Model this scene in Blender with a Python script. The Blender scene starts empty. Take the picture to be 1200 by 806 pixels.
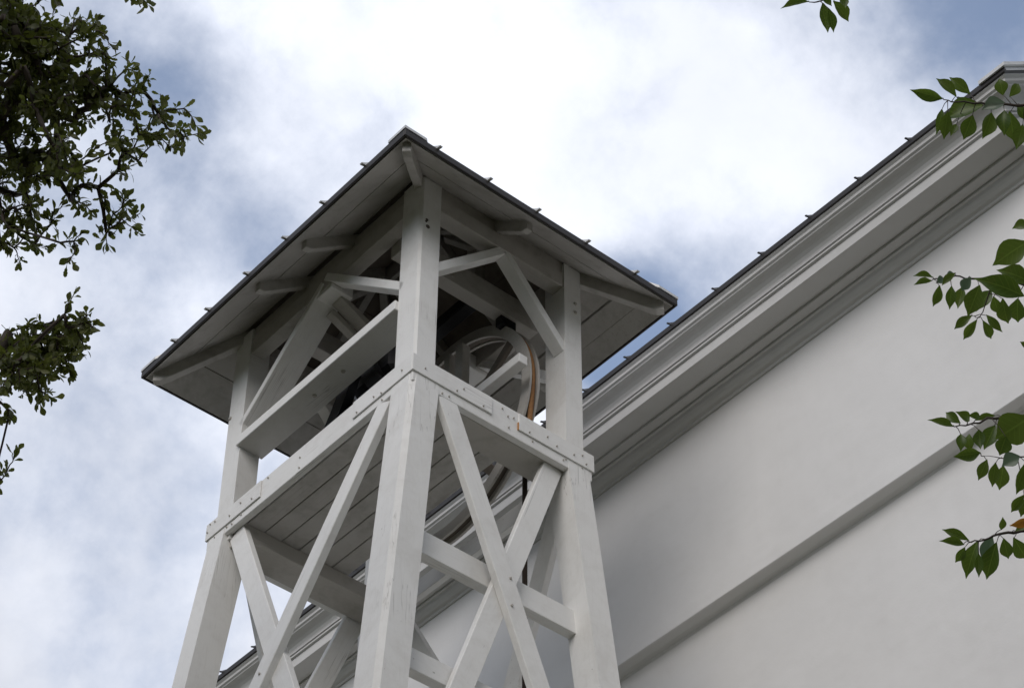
import bpy, bmesh, math, random
from mathutils import Vector, Matrix
random.seed(11)
R = math.radians
scene = bpy.context.scene
COL = scene.collection

# ------------------------------------------------------------------ camera
cam_d = bpy.data.cameras.new('camera')
cam = bpy.data.objects.new('camera', cam_d)
COL.objects.link(cam)
right = Vector((0.762327, -0.647166, 0.005703)); upv = Vector((-0.451730, -0.525763, 0.720773)); fwd = Vector((0.463462, 0.552041, 0.693148)); CAMP = Vector((-6.783525, -9.190079, 1.650000))
cam.matrix_world = Matrix(((right.x, upv.x, -fwd.x, CAMP.x), (right.y, upv.y, -fwd.y, CAMP.y), (right.z, upv.z, -fwd.z, CAMP.z), (0, 0, 0, 1)))
cam_d.sensor_fit = 'HORIZONTAL'; cam_d.sensor_width = 36.0
cam_d.lens = 2785.0 / 1200.0 * 36.0
cam_d.clip_start = 0.05; cam_d.clip_end = 3000
scene.camera = cam

# ------------------------------------------------------------------ sky, sun, exposure
CLOUD_LO, CLOUD_HI, CLOUD_GLOW = 4.1, 5.0, 2.3
CLOUD_COL = (0.87, 0.905, 1.0); SKY_STRENGTH = 0.15; SUN_E = 1.25; EXPOSURE = 0.22
GAPS = [((0.298846, 0.574353, 0.762109), 1800, 0.240), ((0.348725, 0.598751, 0.721033), 2200, 0.090), ((0.370858, 0.592159, 0.715411), 3000, 0.120), ((0.497911, 0.512341, 0.699708), 2600, 0.520), ((0.497007, 0.533269, 0.684550), 4000, 0.300), ((0.490351, 0.489890, 0.720807), 2600, 0.120), ((0.522897, 0.473138, 0.709027), 2500, 0.160), ((0.539142, 0.440786, 0.717659), 2500, 0.120), ((0.541602, 0.342659, 0.767628), 1400, 0.320), ((0.508864, 0.367450, 0.778484), 3000, 0.080), ((0.383901, 0.668954, 0.636490), 2500, 0.096), ((0.421744, 0.687752, 0.590872), 2500, 0.120), ((0.409365, 0.636893, 0.653289), 3000, 0.120), ((0.436108, 0.661912, 0.609657), 3000, 0.120), ]
SUN_DIR = Vector((-0.73, -0.45, 0.50)).normalized()
BRIGHT_DIR = Vector((0.375, 0.500, 0.779)).normalized()
SUN_EL = math.asin(SUN_DIR.z); SUN_AZ = math.atan2(SUN_DIR.x, SUN_DIR.y)
world = bpy.data.worlds.new('World'); scene.world = world; world.use_nodes = True
nt = world.node_tree; nt.nodes.clear()
class NT:
    def __init__(s, tree): s.t = tree
    def n(s, typ, **kw):
        nd = s.t.nodes.new(typ)
        for k, v in kw.items(): setattr(nd, k, v)
        return nd
    def l(s, a, b): s.t.links.new(a, b)
    def val(s, sock, x):
        if hasattr(x, 'is_output'): s.l(x, sock)
        else: sock.default_value = x
    def math(s, op, a, b=0.0, c=None, clamp=False):
        m = s.n('ShaderNodeMath', operation=op, use_clamp=clamp); s.val(m.inputs[0], a); s.val(m.inputs[1], b)
        if c is not None: s.val(m.inputs[2], c)
        return m.outputs[0]
    def mix(s, f, a, b):
        m = s.n('ShaderNodeMix', data_type='RGBA'); s.val(m.inputs[0], f); s.val(m.inputs[6], a); s.val(m.inputs[7], b); return m.outputs[2]
    def ramp(s, x, lo, hi, a=0.0, b=1.0):
        m = s.n('ShaderNodeMapRange', interpolation_type='SMOOTHSTEP'); s.val(m.inputs[0], x)
        m.inputs[1].default_value = lo; m.inputs[2].default_value = hi; m.inputs[3].default_value = a; m.inputs[4].default_value = b
        return m.outputs[0]
    def noise(s, vec, scale, detail=4.0, rough=0.55, dist=0.0):
        m = s.n('ShaderNodeTexNoise'); s.l(vec, m.inputs['Vector']); m.inputs['Scale'].default_value = scale
        m.inputs['Detail'].default_value = detail; m.inputs['Roughness'].default_value = rough; m.inputs['Distortion'].default_value = dist
        return m.outputs[0]
W = NT(nt)
sky = W.n('ShaderNodeTexSky', sky_type='NISHITA'); sky.sun_disc = False
sky.sun_elevation = SUN_EL; sky.sun_rotation = SUN_AZ; sky.altitude = 100; sky.air_density = 1.0; sky.dust_density = 0.3; sky.ozone_density = 2.2
tc = W.n('ShaderNodeTexCoord'); gen = tc.outputs['Generated']
mpc = W.n('ShaderNodeMapping'); mpc.inputs['Location'].default_value = (1.3, 0.4, 2.1); W.l(gen, mpc.inputs[0]); cl = mpc.outputs[0]
n1 = W.noise(cl, 6.5, 9.0, 0.56, 0.0)
n2 = W.noise(cl, 22.0, 8.0, 0.62, 0.15)
cover = W.math('ADD', W.math('MULTIPLY_ADD', n1, 1.0, 0.065), W.math('MULTIPLY', n2, 0.36))
# openings in the cloud layer (real gaps in the overcast), each a soft patch of thin cloud in its own direction
for d, sharp, amt in GAPS:
    dp = W.n('ShaderNodeVectorMath', operation='DOT_PRODUCT'); W.l(gen, dp.inputs[0]); dp.inputs[1].default_value = Vector(d).normalized()
    g = W.math('POWER', W.math('MAXIMUM', dp.outputs['Value'], 0.0), sharp)
    cover = W.math('SUBTRACT', cover, W.math('MULTIPLY', g, amt))
# thicker cloud round the brightest part
dpb = W.n('ShaderNodeVectorMath', operation='DOT_PRODUCT'); W.l(gen, dpb.inputs[0]); dpb.inputs[1].default_value = BRIGHT_DIR
cover = W.math('ADD', cover, W.math('MULTIPLY', W.math('POWER', W.math('MAXIMUM', dpb.outputs['Value'], 0.0), 120.0), 0.15))
cmask = W.ramp(cover, 0.38, 0.88, 0.15, 1.0)
# cloud brightness: thicker parts a little greyer, forward scatter towards the brightest cloud
dps = W.n('ShaderNodeVectorMath', operation='DOT_PRODUCT'); W.l(gen, dps.inputs[0]); dps.inputs[1].default_value = BRIGHT_DIR
glow = W.math('POWER', W.math('MAXIMUM', dps.outputs['Value'], 0.0), 26.0)
n3 = W.noise(cl, 9.0, 8.0, 0.58, 0.1)
cb_ = W.math('MULTIPLY', W.math('ADD', W.ramp(n3, 0.3, 0.7, CLOUD_LO, CLOUD_HI), W.math('MULTIPLY', glow, CLOUD_GLOW)), 1.0)
vm = W.n('ShaderNodeVectorMath', operation='SCALE'); vm.inputs[0].default_value = CLOUD_COL; W.l(cb_, vm.inputs['Scale'])
skyc = W.n('ShaderNodeVectorMath', operation='SCALE'); W.l(sky.outputs[0], skyc.inputs[0]); skyc.inputs['Scale'].default_value = 1.0
col = W.mix(cmask, skyc.outputs[0], vm.outputs[0])
bg = W.n('ShaderNodeBackground'); W.l(col, bg.inputs[0]); bg.inputs[1].default_value = SKY_STRENGTH
wo = W.n('ShaderNodeOutputWorld'); W.l(bg.outputs[0], wo.inputs[0])

sun_d = bpy.data.lights.new('sun', 'SUN'); sun_d.energy = SUN_E; sun_d.angle = R(42); sun_d.color = (1.0, 0.93, 0.85)
sun = bpy.data.objects.new('sun', sun_d); COL.objects.link(sun); sun.location = (0, 0, 40)
sun.rotation_euler = (-SUN_DIR).to_track_quat('-Z', 'Y').to_euler()
vs = scene.view_settings
vs.view_transform = 'Standard'; vs.look = 'None'; vs.exposure = EXPOSURE; vs.gamma = 1.0; vs.use_curve_mapping = False
scene.cycles.use_denoising = True

# ------------------------------------------------------------------ materials
def material(name):
    m = bpy.data.materials.new(name); m.use_nodes = True; t = m.node_tree; t.nodes.clear()
    N = NT(t); b = N.n('ShaderNodeBsdfPrincipled'); o = N.n('ShaderNodeOutputMaterial'); N.l(b.outputs[0], o.inputs[0])
    return m, N, b
def bump(N, b, h, strength, dist):
    bp = N.n('ShaderNodeBump'); bp.inputs['Strength'].default_value = strength; bp.inputs['Distance'].default_value = dist
    N.l(h, bp.inputs['Height']); N.l(bp.outputs[0], b.inputs['Normal'])
def objvec(N, sc=(1, 1, 1), rnd=True):
    c = N.n('ShaderNodeTexCoord'); v = c.outputs['Object']
    if rnd:
        oi = N.n('ShaderNodeObjectInfo')
        a = N.n('ShaderNodeVectorMath', operation='MULTIPLY_ADD'); N.l(oi.outputs['Random'], a.inputs[0]); a.inputs[1].default_value = (37, 53, 71); N.l(v, a.inputs[2]); v = a.outputs[0]
    mp = N.n('ShaderNodeMapping'); mp.inputs['Scale'].default_value = sc; N.l(v, mp.inputs[0])
    return mp.outputs[0], v
def painted_wood(name, base=(0.78, 0.775, 0.76, 1), dirt=(0.50, 0.475, 0.44, 1), dirt_amt=0.30, flecks=0.6):
    m, N, b = material(name)
    gv, v = objvec(N, (1.2, 14, 14))
    g = N.noise(gv, 5.0, 6.0, 0.6, 0.4)
    d = N.noise(v, 3.1, 7.0, 0.65, 0.5); d2 = N.noise(v, 17.0, 5.0, 0.7)
    dm = N.math('MULTIPLY', N.ramp(N.math('ADD', N.math('MULTIPLY', d, 0.75), N.math('MULTIPLY', d2, 0.3)), 0.46, 0.72), dirt_amt)
    c = N.mix(dm, base, dirt)
    st = N.math('MULTIPLY', N.ramp(g, 0.52, 0.75), 0.22)
    c = N.mix(st, c, (0.56, 0.545, 0.52, 1))
    # chipped paint: short dark nicks along the grain
    fv, _ = objvec(N, (14, 42, 42))
    f = N.noise(fv, 1.6, 3.0, 0.6)
    fz = N.noise(v, 5.0, 2.0, 0.5)
    fl = N.math('MULTIPLY', N.math('MULTIPLY', N.ramp(f, 0.705, 0.74), N.ramp(fz, 0.46, 0.64)), flecks)
    c = N.mix(fl, c, (0.20, 0.18, 0.16, 1))
    cv, _ = objvec(N, (0.55, 30, 30))
    cr = N.noise(cv, 1.0, 2.0, 0.5, 0.3); cz = N.noise(v, 1.7, 2.0, 0.5)
    band_ = N.math('SUBTRACT', 1.0, N.math('MULTIPLY', N.math('ABSOLUTE', N.math('SUBTRACT', cr, 0.56)), 70.0), clamp=True)
    crk = N.math('MULTIPLY', N.math('MULTIPLY', band_, N.ramp(cz, 0.55, 0.64)), 0.5)
    c = N.mix(crk, c, (0.22, 0.205, 0.19, 1))
    fl = N.math('MAXIMUM', fl, crk)
    N.l(c, b.inputs['Base Color']); b.inputs['Roughness'].default_value = 0.62
    h = N.math('SUBTRACT', N.math('MULTIPLY', g, 0.7), N.math('MULTIPLY', fl, 0.8))
    bump(N, b, h, 0.35, 0.004)
    return m
M_WOOD = painted_wood('white_painted_timber')
M_DECK = painted_wood('weathered_shade_darkened_boards', (0.48, 0.465, 0.445, 1), (0.26, 0.245, 0.22, 1), 0.65, 0.4)  # weathered paint, with shade under the roof darkened into its base
M_INNER = painted_wood('shade_darkened_timber', (0.46, 0.44, 0.41, 1), (0.26, 0.24, 0.21, 1), 0.6, 0.4)  # white timber recoloured darker to carry the shade inside the tower
def stucco(name, base, stain):
    m, N, b = material(name)
    ge = N.n('ShaderNodeNewGeometry'); v = ge.outputs['Position']
    a = N.noise(v, 0.55, 5.0, 0.6, 0.4); s2 = N.noise(v, 7.0, 6.0, 0.6)
    mp = N.n('ShaderNodeMapping'); mp.inputs['Scale'].default_value = (1, 3.5, 0.35); N.l(v, mp.inputs[0])
    s3 = N.noise(mp.outputs[0], 1.5, 5.0, 0.6)
    c = N.mix(N.math('MULTIPLY', N.ramp(a, 0.4, 0.7), 0.22), base, stain)
    c = N.mix(N.math('MULTIPLY', N.ramp(s3, 0.5, 0.75), 0.08), c, stain)
    c = N.mix(N.math('MULTIPLY', N.ramp(s2, 0.45, 0.8), 0.14), c, stain)
    N.l(c, b.inputs['Base Color']); b.inputs['Roughness'].default_value = 0.85
    f = N.noise(v, 60.0, 4.0, 0.6); w = N.noise(v, 1.6, 3.0, 0.5)
    bump(N, b, N.math('ADD', N.math('MULTIPLY', f, 0.25), N.math('MULTIPLY', w, 9.0)), 0.5, 0.005)
    return m
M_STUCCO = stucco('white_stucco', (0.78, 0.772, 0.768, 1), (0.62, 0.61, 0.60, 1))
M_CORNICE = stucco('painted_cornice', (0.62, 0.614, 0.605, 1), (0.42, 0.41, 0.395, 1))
def plain(name, colr, rough=0.6, metal=0.0, vary=0.25, sc=8.0, bmp=0.2):
    m, N, b = material(name); v, _ = objvec(N)
    n = N.noise(v, sc, 6.0, 0.65)
    dark = tuple(x * 0.45 for x in colr[:3]) + (1,)
    N.l(N.mix(N.math('MULTIPLY', N.ramp(n, 0.4, 0.75), vary * 2), colr, dark), b.inputs['Base Color'])
    b.inputs['Roughness'].default_value = rough; b.inputs['Metallic'].default_value = metal
    bump(N, b, n, bmp, 0.003); return m
M_EDGE = plain('dark_drip_metal', (0.028, 0.025, 0.024, 1), 0.55, 0.2)
M_ROOFM = plain('galvanised_roof_metal', (0.62, 0.62, 0.615, 1), 0.5, 0.25, 0.15)
M_ROOFD = plain('weathered_dark_roof_metal', (0.10, 0.10, 0.105, 1), 0.5, 0.4, 0.15)
M_DARKWOOD = plain('dark_brown_boards', (0.17, 0.145, 0.12, 1), 0.8, 0.0, 0.3, 6.0, 0.3)  # darker brown than the other boards; inner deck, wheel sole and spokes
M_IRON = plain('black_iron', (0.012, 0.012, 0.014, 1), 0.42, 0.5)
M_BELL = plain('dark_bronze_bell', (0.035, 0.035, 0.038, 1), 0.38, 0.8)
M_BOLT = plain('painted_bolt_head', (0.50, 0.47, 0.43, 1), 0.5, 0.3)
M_RUST = plain('rusty_steel', (0.42, 0.19, 0.05, 1), 0.8, 0.0, 0.3, 20)
M_ROPE = plain('brown_rope', (0.30, 0.15, 0.06, 1), 0.9, 0.0, 0.3, 60, 0.8)
M_ROPED = plain('dark_rope', (0.035, 0.022, 0.016, 1), 0.9, 0.0, 0.3, 60, 0.8)
M_KNOT = plain('knot_hole', (0.10, 0.08, 0.07, 1), 0.8)
M_BARK = plain('bark', (0.075, 0.060, 0.048, 1), 0.9, 0.0, 0.35, 14, 0.9)
M_TWIG = plain('twig', (0.055, 0.040, 0.032, 1), 0.8)
M_CONC = plain('concrete', (0.32, 0.31, 0.29, 1), 0.85)
M_BERRY = plain('acorn', (0.03, 0.028, 0.02, 1), 0.5)
def leafmat(name, a, bcol, trans, rough=0.4, veins=False):
    m, N, b = material(name)
    oi = N.n('ShaderNodeObjectInfo'); ge = N.n('ShaderNodeNewGeometry')
    f = N.math('FRACT', N.math('ADD', oi.outputs['Random'], ge.outputs['Random Per Island']))
    _, v = objvec(N, (1, 1, 1), False)
    sp = N.noise(v, 4.0, 4.0, 0.6)
    c = N.mix(f, a, bcol); c = N.mix(N.math('MULTIPLY', N.ramp(sp, 0.6, 0.72), 0.35), c, tuple(x * 0.6 for x in a[:3]) + (1,))
    if veins:
        sx = N.n('ShaderNodeSeparateXYZ'); N.l(v, sx.inputs[0]); ay = N.math('ABSOLUTE', sx.outputs[1])
        mid = N.ramp(ay, 0.012, 0.035, 1.0, 0.0)
        side = N.ramp(N.math('SINE', N.math('MULTIPLY', N.math('SUBTRACT', sx.outputs[0], N.math('MULTIPLY', ay, 0.55)), 46.0)), 0.86, 1.0)
        c = N.mix(N.math('MULTIPLY', N.math('MAXIMUM', mid, N.math('MULTIPLY', side, 0.5)), 0.55), c, tuple(min(1, x * 2.2) for x in bcol[:3]) + (1,))
        blot = N.ramp(N.noise(v, 2.2, 4.0, 0.7), 0.60, 0.70); c = N.mix(N.math('MULTIPLY', blot, 0.35), c, (0.10, 0.085, 0.03, 1))
    N.l(c, b.inputs['Base Color']); b.inputs['Roughness'].default_value = rough
    tr = N.n('ShaderNodeBsdfTranslucent'); N.l(N.mix(0.5, c, trans), tr.inputs[0])
    mx = N.n('ShaderNodeMixShader'); mx.inputs[0].default_value = 0.45
    out = [n for n in N.t.nodes if n.type == 'OUTPUT_MATERIAL'][0]
    N.l(b.outputs[0], mx.inputs[1]); N.l(tr.outputs[0], mx.inputs[2]); N.l(mx.outputs[0], out.inputs[0])
    return m
M_OAK = leafmat('oak_leaf', (0.060, 0.076, 0.022, 1), (0.105, 0.108, 0.032, 1), (0.16, 0.20, 0.02, 1), 0.5)
M_LEAF = leafmat('green_leaf', (0.042, 0.080, 0.017, 1), (0.082, 0.118, 0.024, 1), (0.16, 0.24, 0.02, 1), 0.36, True)
M_LEAFP = leafmat('pale_leaf_underside', (0.16, 0.20, 0.15, 1), (0.11, 0.16, 0.11, 1), (0.10, 0.16, 0.06, 1), 0.28)
M_LEAFO = leafmat('orange_leaf', (0.42, 0.19, 0.03, 1), (0.38, 0.17, 0.03, 1), (0.5, 0.22, 0.03, 1), 0.5)
M_SHADETREE = plain('light_blocking_foliage', (0.06, 0.08, 0.035, 1), 0.9, 0.0, 0.4, 2.0, 0.5)  # for the added trees that block light
def groundmat():
    m, N, b = material('lawn'); ge = N.n('ShaderNodeNewGeometry'); v = ge.outputs['Position']
    n = N.noise(v, 0.4, 6.0, 0.6); n2 = N.noise(v, 25.0, 4.0, 0.6)
    c = N.mix(n, (0.075, 0.08, 0.04, 1), (0.15, 0.13, 0.095, 1)); c = N.mix(N.math('MULTIPLY', n2, 0.5), c, (0.07, 0.09, 0.03, 1))
    N.l(c, b.inputs['Base Color']); b.inputs['Roughness'].default_value = 0.95; bump(N, b, n2, 0.6, 0.03); return m
M_GROUND = groundmat()

# ------------------------------------------------------------------ mesh helpers
def link(name, me, mat, parent=None, mtx=None):
    o = bpy.data.objects.new(name, me); COL.objects.link(o)
    if mat is not None and len(me.materials) == 0: me.materials.append(mat)
    if parent is not None: o.parent = parent
    if mtx is not None: o.matrix_world = mtx if parent is None else mtx   # parents sit at the world origin or carry mtx below
    return o
def empty(name, label, cat, loc=(0, 0, 0)):
    o = bpy.data.objects.new(name, None); COL.objects.link(o); o.location = loc; o.empty_display_size = 0.2
    o['label'] = label; o['category'] = cat; return o
def bm_mesh(bm, name, smooth=False):
    me = bpy.data.meshes.new(name); bmesh.ops.recalc_face_normals(bm, faces=bm.faces[:]); bm.to_mesh(me); bm.free()
    if smooth:
        for p in me.polygons: p.use_smooth = True
    return me
def box_mesh(name, sx, sy, sz, bev=0.004, taper=None):
    bm = bmesh.new(); bmesh.ops.create_cube(bm, size=1.0)
    for v in bm.verts: v.co = Vector((v.co.x * sx, v.co.y * sy, v.co.z * sz))
    if bev: bmesh.ops.bevel(bm, geom=bm.edges[:], offset=bev, segments=1, affect='EDGES', profile=0.5)
    return bm_mesh(bm, name)
def put(name, me, mat, parent, mtx):
    """mtx is a world matrix; every parent has an unrotated, unscaled transform"""
    o = bpy.data.objects.new(name, me); COL.objects.link(o)
    if len(me.materials) == 0: me.materials.append(mat)
    if parent is not None:
        o.parent = parent
        inv = world_of(parent).inverted()
        o.matrix_basis = inv @ mtx
    else: o.matrix_basis = mtx
    return o
def world_of(o):
    m = o.matrix_basis.copy()
    while o.parent is not None:
        o = o.parent; m = o.matrix_basis @ m
    return m
def T(x, y, z): return Matrix.Translation((x, y, z))
def box(name, x0, x1, y0, y1, z0, z1, mat, parent, bev=0.004):
    """axis aligned box whose local X runs along its longest side (grain direction)"""
    d = [x1 - x0, y1 - y0, z1 - z0]; c = Vector(((x0 + x1) / 2, (y0 + y1) / 2, (z0 + z1) / 2))
    k = d.index(max(d))
    if k == 0: rot = Matrix.Identity(4); s = d
    elif k == 1: rot = Matrix.Rotation(R(90), 4, 'Z'); s = [d[1], d[0], d[2]]
    else: rot = Matrix.Rotation(R(-90), 4, 'Y'); s = [d[2], d[1], d[0]]
    b = min(bev, min(d) * 0.3)
    return put(name, box_mesh(name, *s, bev=b), mat, parent, Matrix.Translation(c) @ rot)
def beam(name, p0, p1, wide, thick, side, mat, parent, bev=0.004):
    """timber from p0 to p1; 'side' is the direction of its wide dimension"""
    p0, p1 = Vector(p0), Vector(p1); x = (p1 - p0); L = x.length; x.normalize()
    s = Vector(side); y = (s - x * s.dot(x)).normalized(); z = x.cross(y)
    m = Matrix(((x.x, y.x, z.x, 0), (x.y, y.y, z.y, 0), (x.z, y.z, z.z, 0), (0, 0, 0, 1)))
    return put(name, box_mesh(name, L, wide, thick, bev=min(bev, thick * 0.3)), mat, parent, Matrix.Translation((p0 + p1) / 2) @ m)
def poly_prism(name, pts, extr, mat, parent, bev=0.0):
    """closed planar polygon pts (world) extruded by vector extr"""
    bm = bmesh.new(); vs_ = [bm.verts.new(p) for p in pts]; f = bm.faces.new(vs_)
    r = bmesh.ops.extrude_face_region(bm, geom=[f])
    for e in r['geom']:
        if isinstance(e, bmesh.types.BMVert): e.co += Vector(extr)
    c = sum((Vector(p) for p in pts), Vector()) / len(pts) + Vector(extr) / 2
    for v in bm.verts: v.co -= c
    if bev: bmesh.ops.bevel(bm, geom=bm.edges[:], offset=bev, segments=1, affect='EDGES', profile=0.5)
    return put(name, bm_mesh(bm, name), mat, parent, Matrix.Translation(c))
def loft(name, loops, mat, parent, closed=True, caps=True, smooth=False):
    """skin a list of equal-length point loops"""
    bm = bmesh.new(); rows = [[bm.verts.new(p) for p in lp] for lp in loops]; n = len(loops[0])
    for a, b in zip(rows, rows[1:]):
        for i in range(n if closed else n - 1):
            j = (i + 1) % n; bm.faces.new((a[i], a[j], b[j], b[i]))
    if caps and closed:
        bm.faces.new(rows[0]); bm.faces.new(rows[-1][::-1])
    return put(name, bm_mesh(bm, name, smooth), mat, parent, Matrix.Identity(4))
def tube_into(bm, pts, rads, sides=6):
    prev = None; pts = [Vector(p) for p in pts]
    for i, p in enumerate(pts):
        d = (pts[min(i + 1, len(pts) - 1)] - pts[max(i - 1, 0)])
        if d.length < 1e-9: d = Vector((0, 0, 1))
        d.normalize(); a = d.orthogonal().normalized() if abs(d.z) > 0.95 else d.cross(Vector((0, 0, 1))).normalized(); b = d.cross(a)
        ring = [bm.verts.new(p + (a * math.cos(2 * math.pi * k / sides) + b * math.sin(2 * math.pi * k / sides)) * rads[i]) for k in range(sides)]
        if prev:
            for k in range(sides): bm.faces.new((prev[k], prev[(k + 1) % sides], ring[(k + 1) % sides], ring[k]))
        else: bm.faces.new(ring[::-1])
        prev = ring
    bm.faces.new(prev)
def tube(name, pts, rads, mat, parent, sides=10):
    bm = bmesh.new(); tube_into(bm, pts, rads, sides); return put(name, bm_mesh(bm, name, True), mat, parent, Matrix.Identity(4))
def lathe(name, prof, centre, axis, mat, parent, seg=40, closed=True):
    """revolve (radius, along-axis) profile about an axis through centre"""
    ax = Vector(axis).normalized(); u = ax.orthogonal().normalized(); v = ax.cross(u); c = Vector(centre)
    bm = bmesh.new(); rings = []
    for k in range(seg):
        t = 2 * math.pi * k / seg; r_ = u * math.cos(t) + v * math.sin(t)
        rings.append([bm.verts.new(r_ * r + ax * a) for r, a in prof])
    n = len(prof)
    for k in range(seg):
        A, B = rings[k], rings[(k + 1) % seg]
        for i in range(n if closed else n - 1):
            j = (i + 1) % n; bm.faces.new((A[i], A[j], B[j], B[i]))
    me = bm_mesh(bm, name, False)
    for p in me.polygons: p.use_smooth = True
    me.set_sharp_from_angle(angle=R(40))
    return put(name, me, mat, parent, Matrix.Translation(c))

# ------------------------------------------------------------------ ground
def sheet(name, x0, x1, y0, y1, z, mat, kind='structure'):
    me = bpy.data.meshes.new(name); me.from_pydata([(x0, y0, z), (x1, y0, z), (x1, y1, z), (x0, y1, z)], [], [(0, 1, 2, 3)])
    o = link(name, me, mat); o['kind'] = kind; return o
sheet('ground', -800, 800, -800, 800, 0.0, M_GROUND)

# unseen trees added to block low sky light, taller to one side
rw = random.Random(3); V, Fc = [], []
bm = bmesh.new(); bmesh.ops.create_icosphere(bm, subdivisions=2, radius=1.0)
iv = [v.co.copy() for v in bm.verts]; ifc = [tuple(v.index for v in f.verts) for f in bm.faces]; bm.free()
for i in range(260):
    a = R(rw.uniform(100, 335)); d = rw.uniform(30, 44); tall = 228 < math.degrees(a) % 360 < 335
    h = rw.uniform(1.5, 24.0 if tall else 11.5); r_ = rw.uniform(2.4, 4.4)
    c = Vector((-3 + d * math.cos(a), -3 + d * math.sin(a), h))
    if c.x > -1.5 and c.y > -30: continue
    o = len(V)
    for v in iv: V.append(c + v * r_ * rw.uniform(0.8, 1.2))
    Fc += [tuple(k + o for k in f) for f in ifc]
me = bpy.data.meshes.new('light_blocking_trees'); me.from_pydata(V, [], Fc); me.materials.append(M_SHADETREE)
ft = link('light_blocking_trees', me, M_SHADETREE); ft['kind'] = 'stuff'

# eave positions (metres) of the standing seams
SFL= [-1.035, -0.612, -0.208, 0.212, 0.647, 1.039]
SFR= [-0.883, -0.477, -0.076, 0.342, 0.764]
SC= [-3.201, -2.757, -2.305, -1.862, -1.424, -0.996, -0.564]
# ------------------------------------------------------------------ bell tower
tower = empty('bell_tower', 'open white timber bell tower with a low hipped roof standing beside the church wall', 'bell tower')
HX, HY, LZ = 0.703, 1.046, 11.1885
PXH, PYH = 0.675, 1.018
EX, EY, EZ = 1.128, 1.4257, 12.669
SL = 0.80                                      # roof pitch
def deck_z(d): return 12.618 + SL * d           # underside of roof boards at distance d in from the eave
def leg_off(z): return (LZ - z)
BX, BY = 0.092, 0.044
# four battered legs with chamfered arrises
def leg(sx, sy):
    w = 0.2; ch = 0.03
    def loop(z):
        ox = sx * (HX + 0.001 + BX * leg_off(z)); oy = sy * (HY + 0.001 + BY * leg_off(z))
        ix = ox - sx * w; iy = oy - sy * w
        return [Vector((ox - sx * ch, oy, z)), Vector((ox, oy - sy * ch, z)), Vector((ox, iy, z)), Vector((ix, iy, z)), Vector((ix, oy, z))]
    zs = [11.19, 9, 6, 3, 0.15]
    c = loop(5.5)[3]
    ob = loft('leg', [[p - Vector((0, 0, 0)) for p in loop(z)] for z in zs], M_WOOD, tower)
    # grain direction: local X along the leg
    rot = Matrix.Rotation(R(-90), 4, 'Y'); mt = Matrix.Translation(c) @ rot
    ob.data.transform(mt.inverted()); ob.matrix_basis = mt
    return ob
for sx in (-1, 1):
    for sy in (-1, 1):
        leg(sx, sy)
        ox, oy = sx * (HX + BX * LZ - 0.1), sy * (HY + BY * LZ - 0.1)
        box('footing', ox - 0.25, ox + 0.25, oy - 0.25, oy + 0.25, -0.1, 0.152, M_CONC, tower, 0.02)
# upper posts
def post(sx, sy):
    wx, wy, ch = 0.155, 0.19, 0.016
    x0, y0 = sx * PXH, sy * PYH; x1, y1 = x0 - sx * wx, y0 - sy * wy
    lp = [(x0 - sx * ch, y0), (x0, y0 - sy * ch), (x0, y1), (x1, y1), (x1, y0)]
    ob = loft('post', [[Vector((x, y, z)) for x, y in lp] for z in (11.10, 12.93)], M_WOOD, tower)
    mt = Matrix.Translation(((x0 + x1) / 2, (y0 + y1) / 2, 12)) @ Matrix.Rotation(R(-90), 4, 'Y')
    ob.data.transform(mt.inverted()); ob.matrix_basis = mt
for sx in (-1, 1):
    for sy in (-1, 1): post(sx, sy)
# skirt boards and floor beams at ledge level
FT = 11.333
box('skirt_board', -HX, HX, -HY, -HY + 0.045, 11.115, FT, M_WOOD, tower)
box('skirt_board', -HX, HX, HY - 0.045, HY, 11.115, FT, M_WOOD, tower)
box('skirt_board', -HX, -HX + 0.045, -HY + 0.047, HY - 0.047, 11.132, FT - 0.004, M_WOOD, tower)
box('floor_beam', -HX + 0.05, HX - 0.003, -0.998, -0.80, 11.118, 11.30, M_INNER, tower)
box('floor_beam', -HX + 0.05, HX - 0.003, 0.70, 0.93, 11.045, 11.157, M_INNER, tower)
box('skirt_board', HX - 0.045, HX, -HY + 0.05, HY - 0.05, 11.19, FT - 0.004, M_WOOD, tower)
# floor planks with open joints
e = -HX + 0.06; k = 0
edges = [-0.633, -0.498, -0.363, -0.228, -0.096, 0.036, 0.166]
for i in range(len(edges) - 1):
    dz = random.uniform(-0.002, 0.002)
    box('floor_plank', edges[i] + 0.0035, edges[i + 1] - 0.0035, -0.99, 0.98, 11.16 + dz, 11.195 + dz, M_DECK, tower, 0.003)
# steel corner straps, painted white, proud of the skirt
SZ0, SZ1, TH = LZ, FT - 0.012, 0.011
def strap(x0, x1, y0, y1):
    s = box('corner_strap', x0, x1, y0, y1, SZ0, SZ1, M_WOOD, tower, 0.002); return s
strap(-HX - TH, -0.105, -HY - TH, -HY - 0.0005)
s2 = strap(0.106, HX + TH, -HY - TH, -HY - 0.0005)
box('rust_streak', 0.1005, 0.1055, -HY - TH, -HY - 0.0005, LZ - 0.002, 11.245, M_RUST, tower, 0)
strap(-HX - TH, -HX - 0.0005, -HY, -0.475)
strap(-HX - TH, -HX - 0.0005, 0.467, HY + TH)
strap(-HX, -0.105, HY + 0.0005, HY + TH)
strap(0.106, HX + TH, HY + 0.0005, HY + TH)
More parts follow.
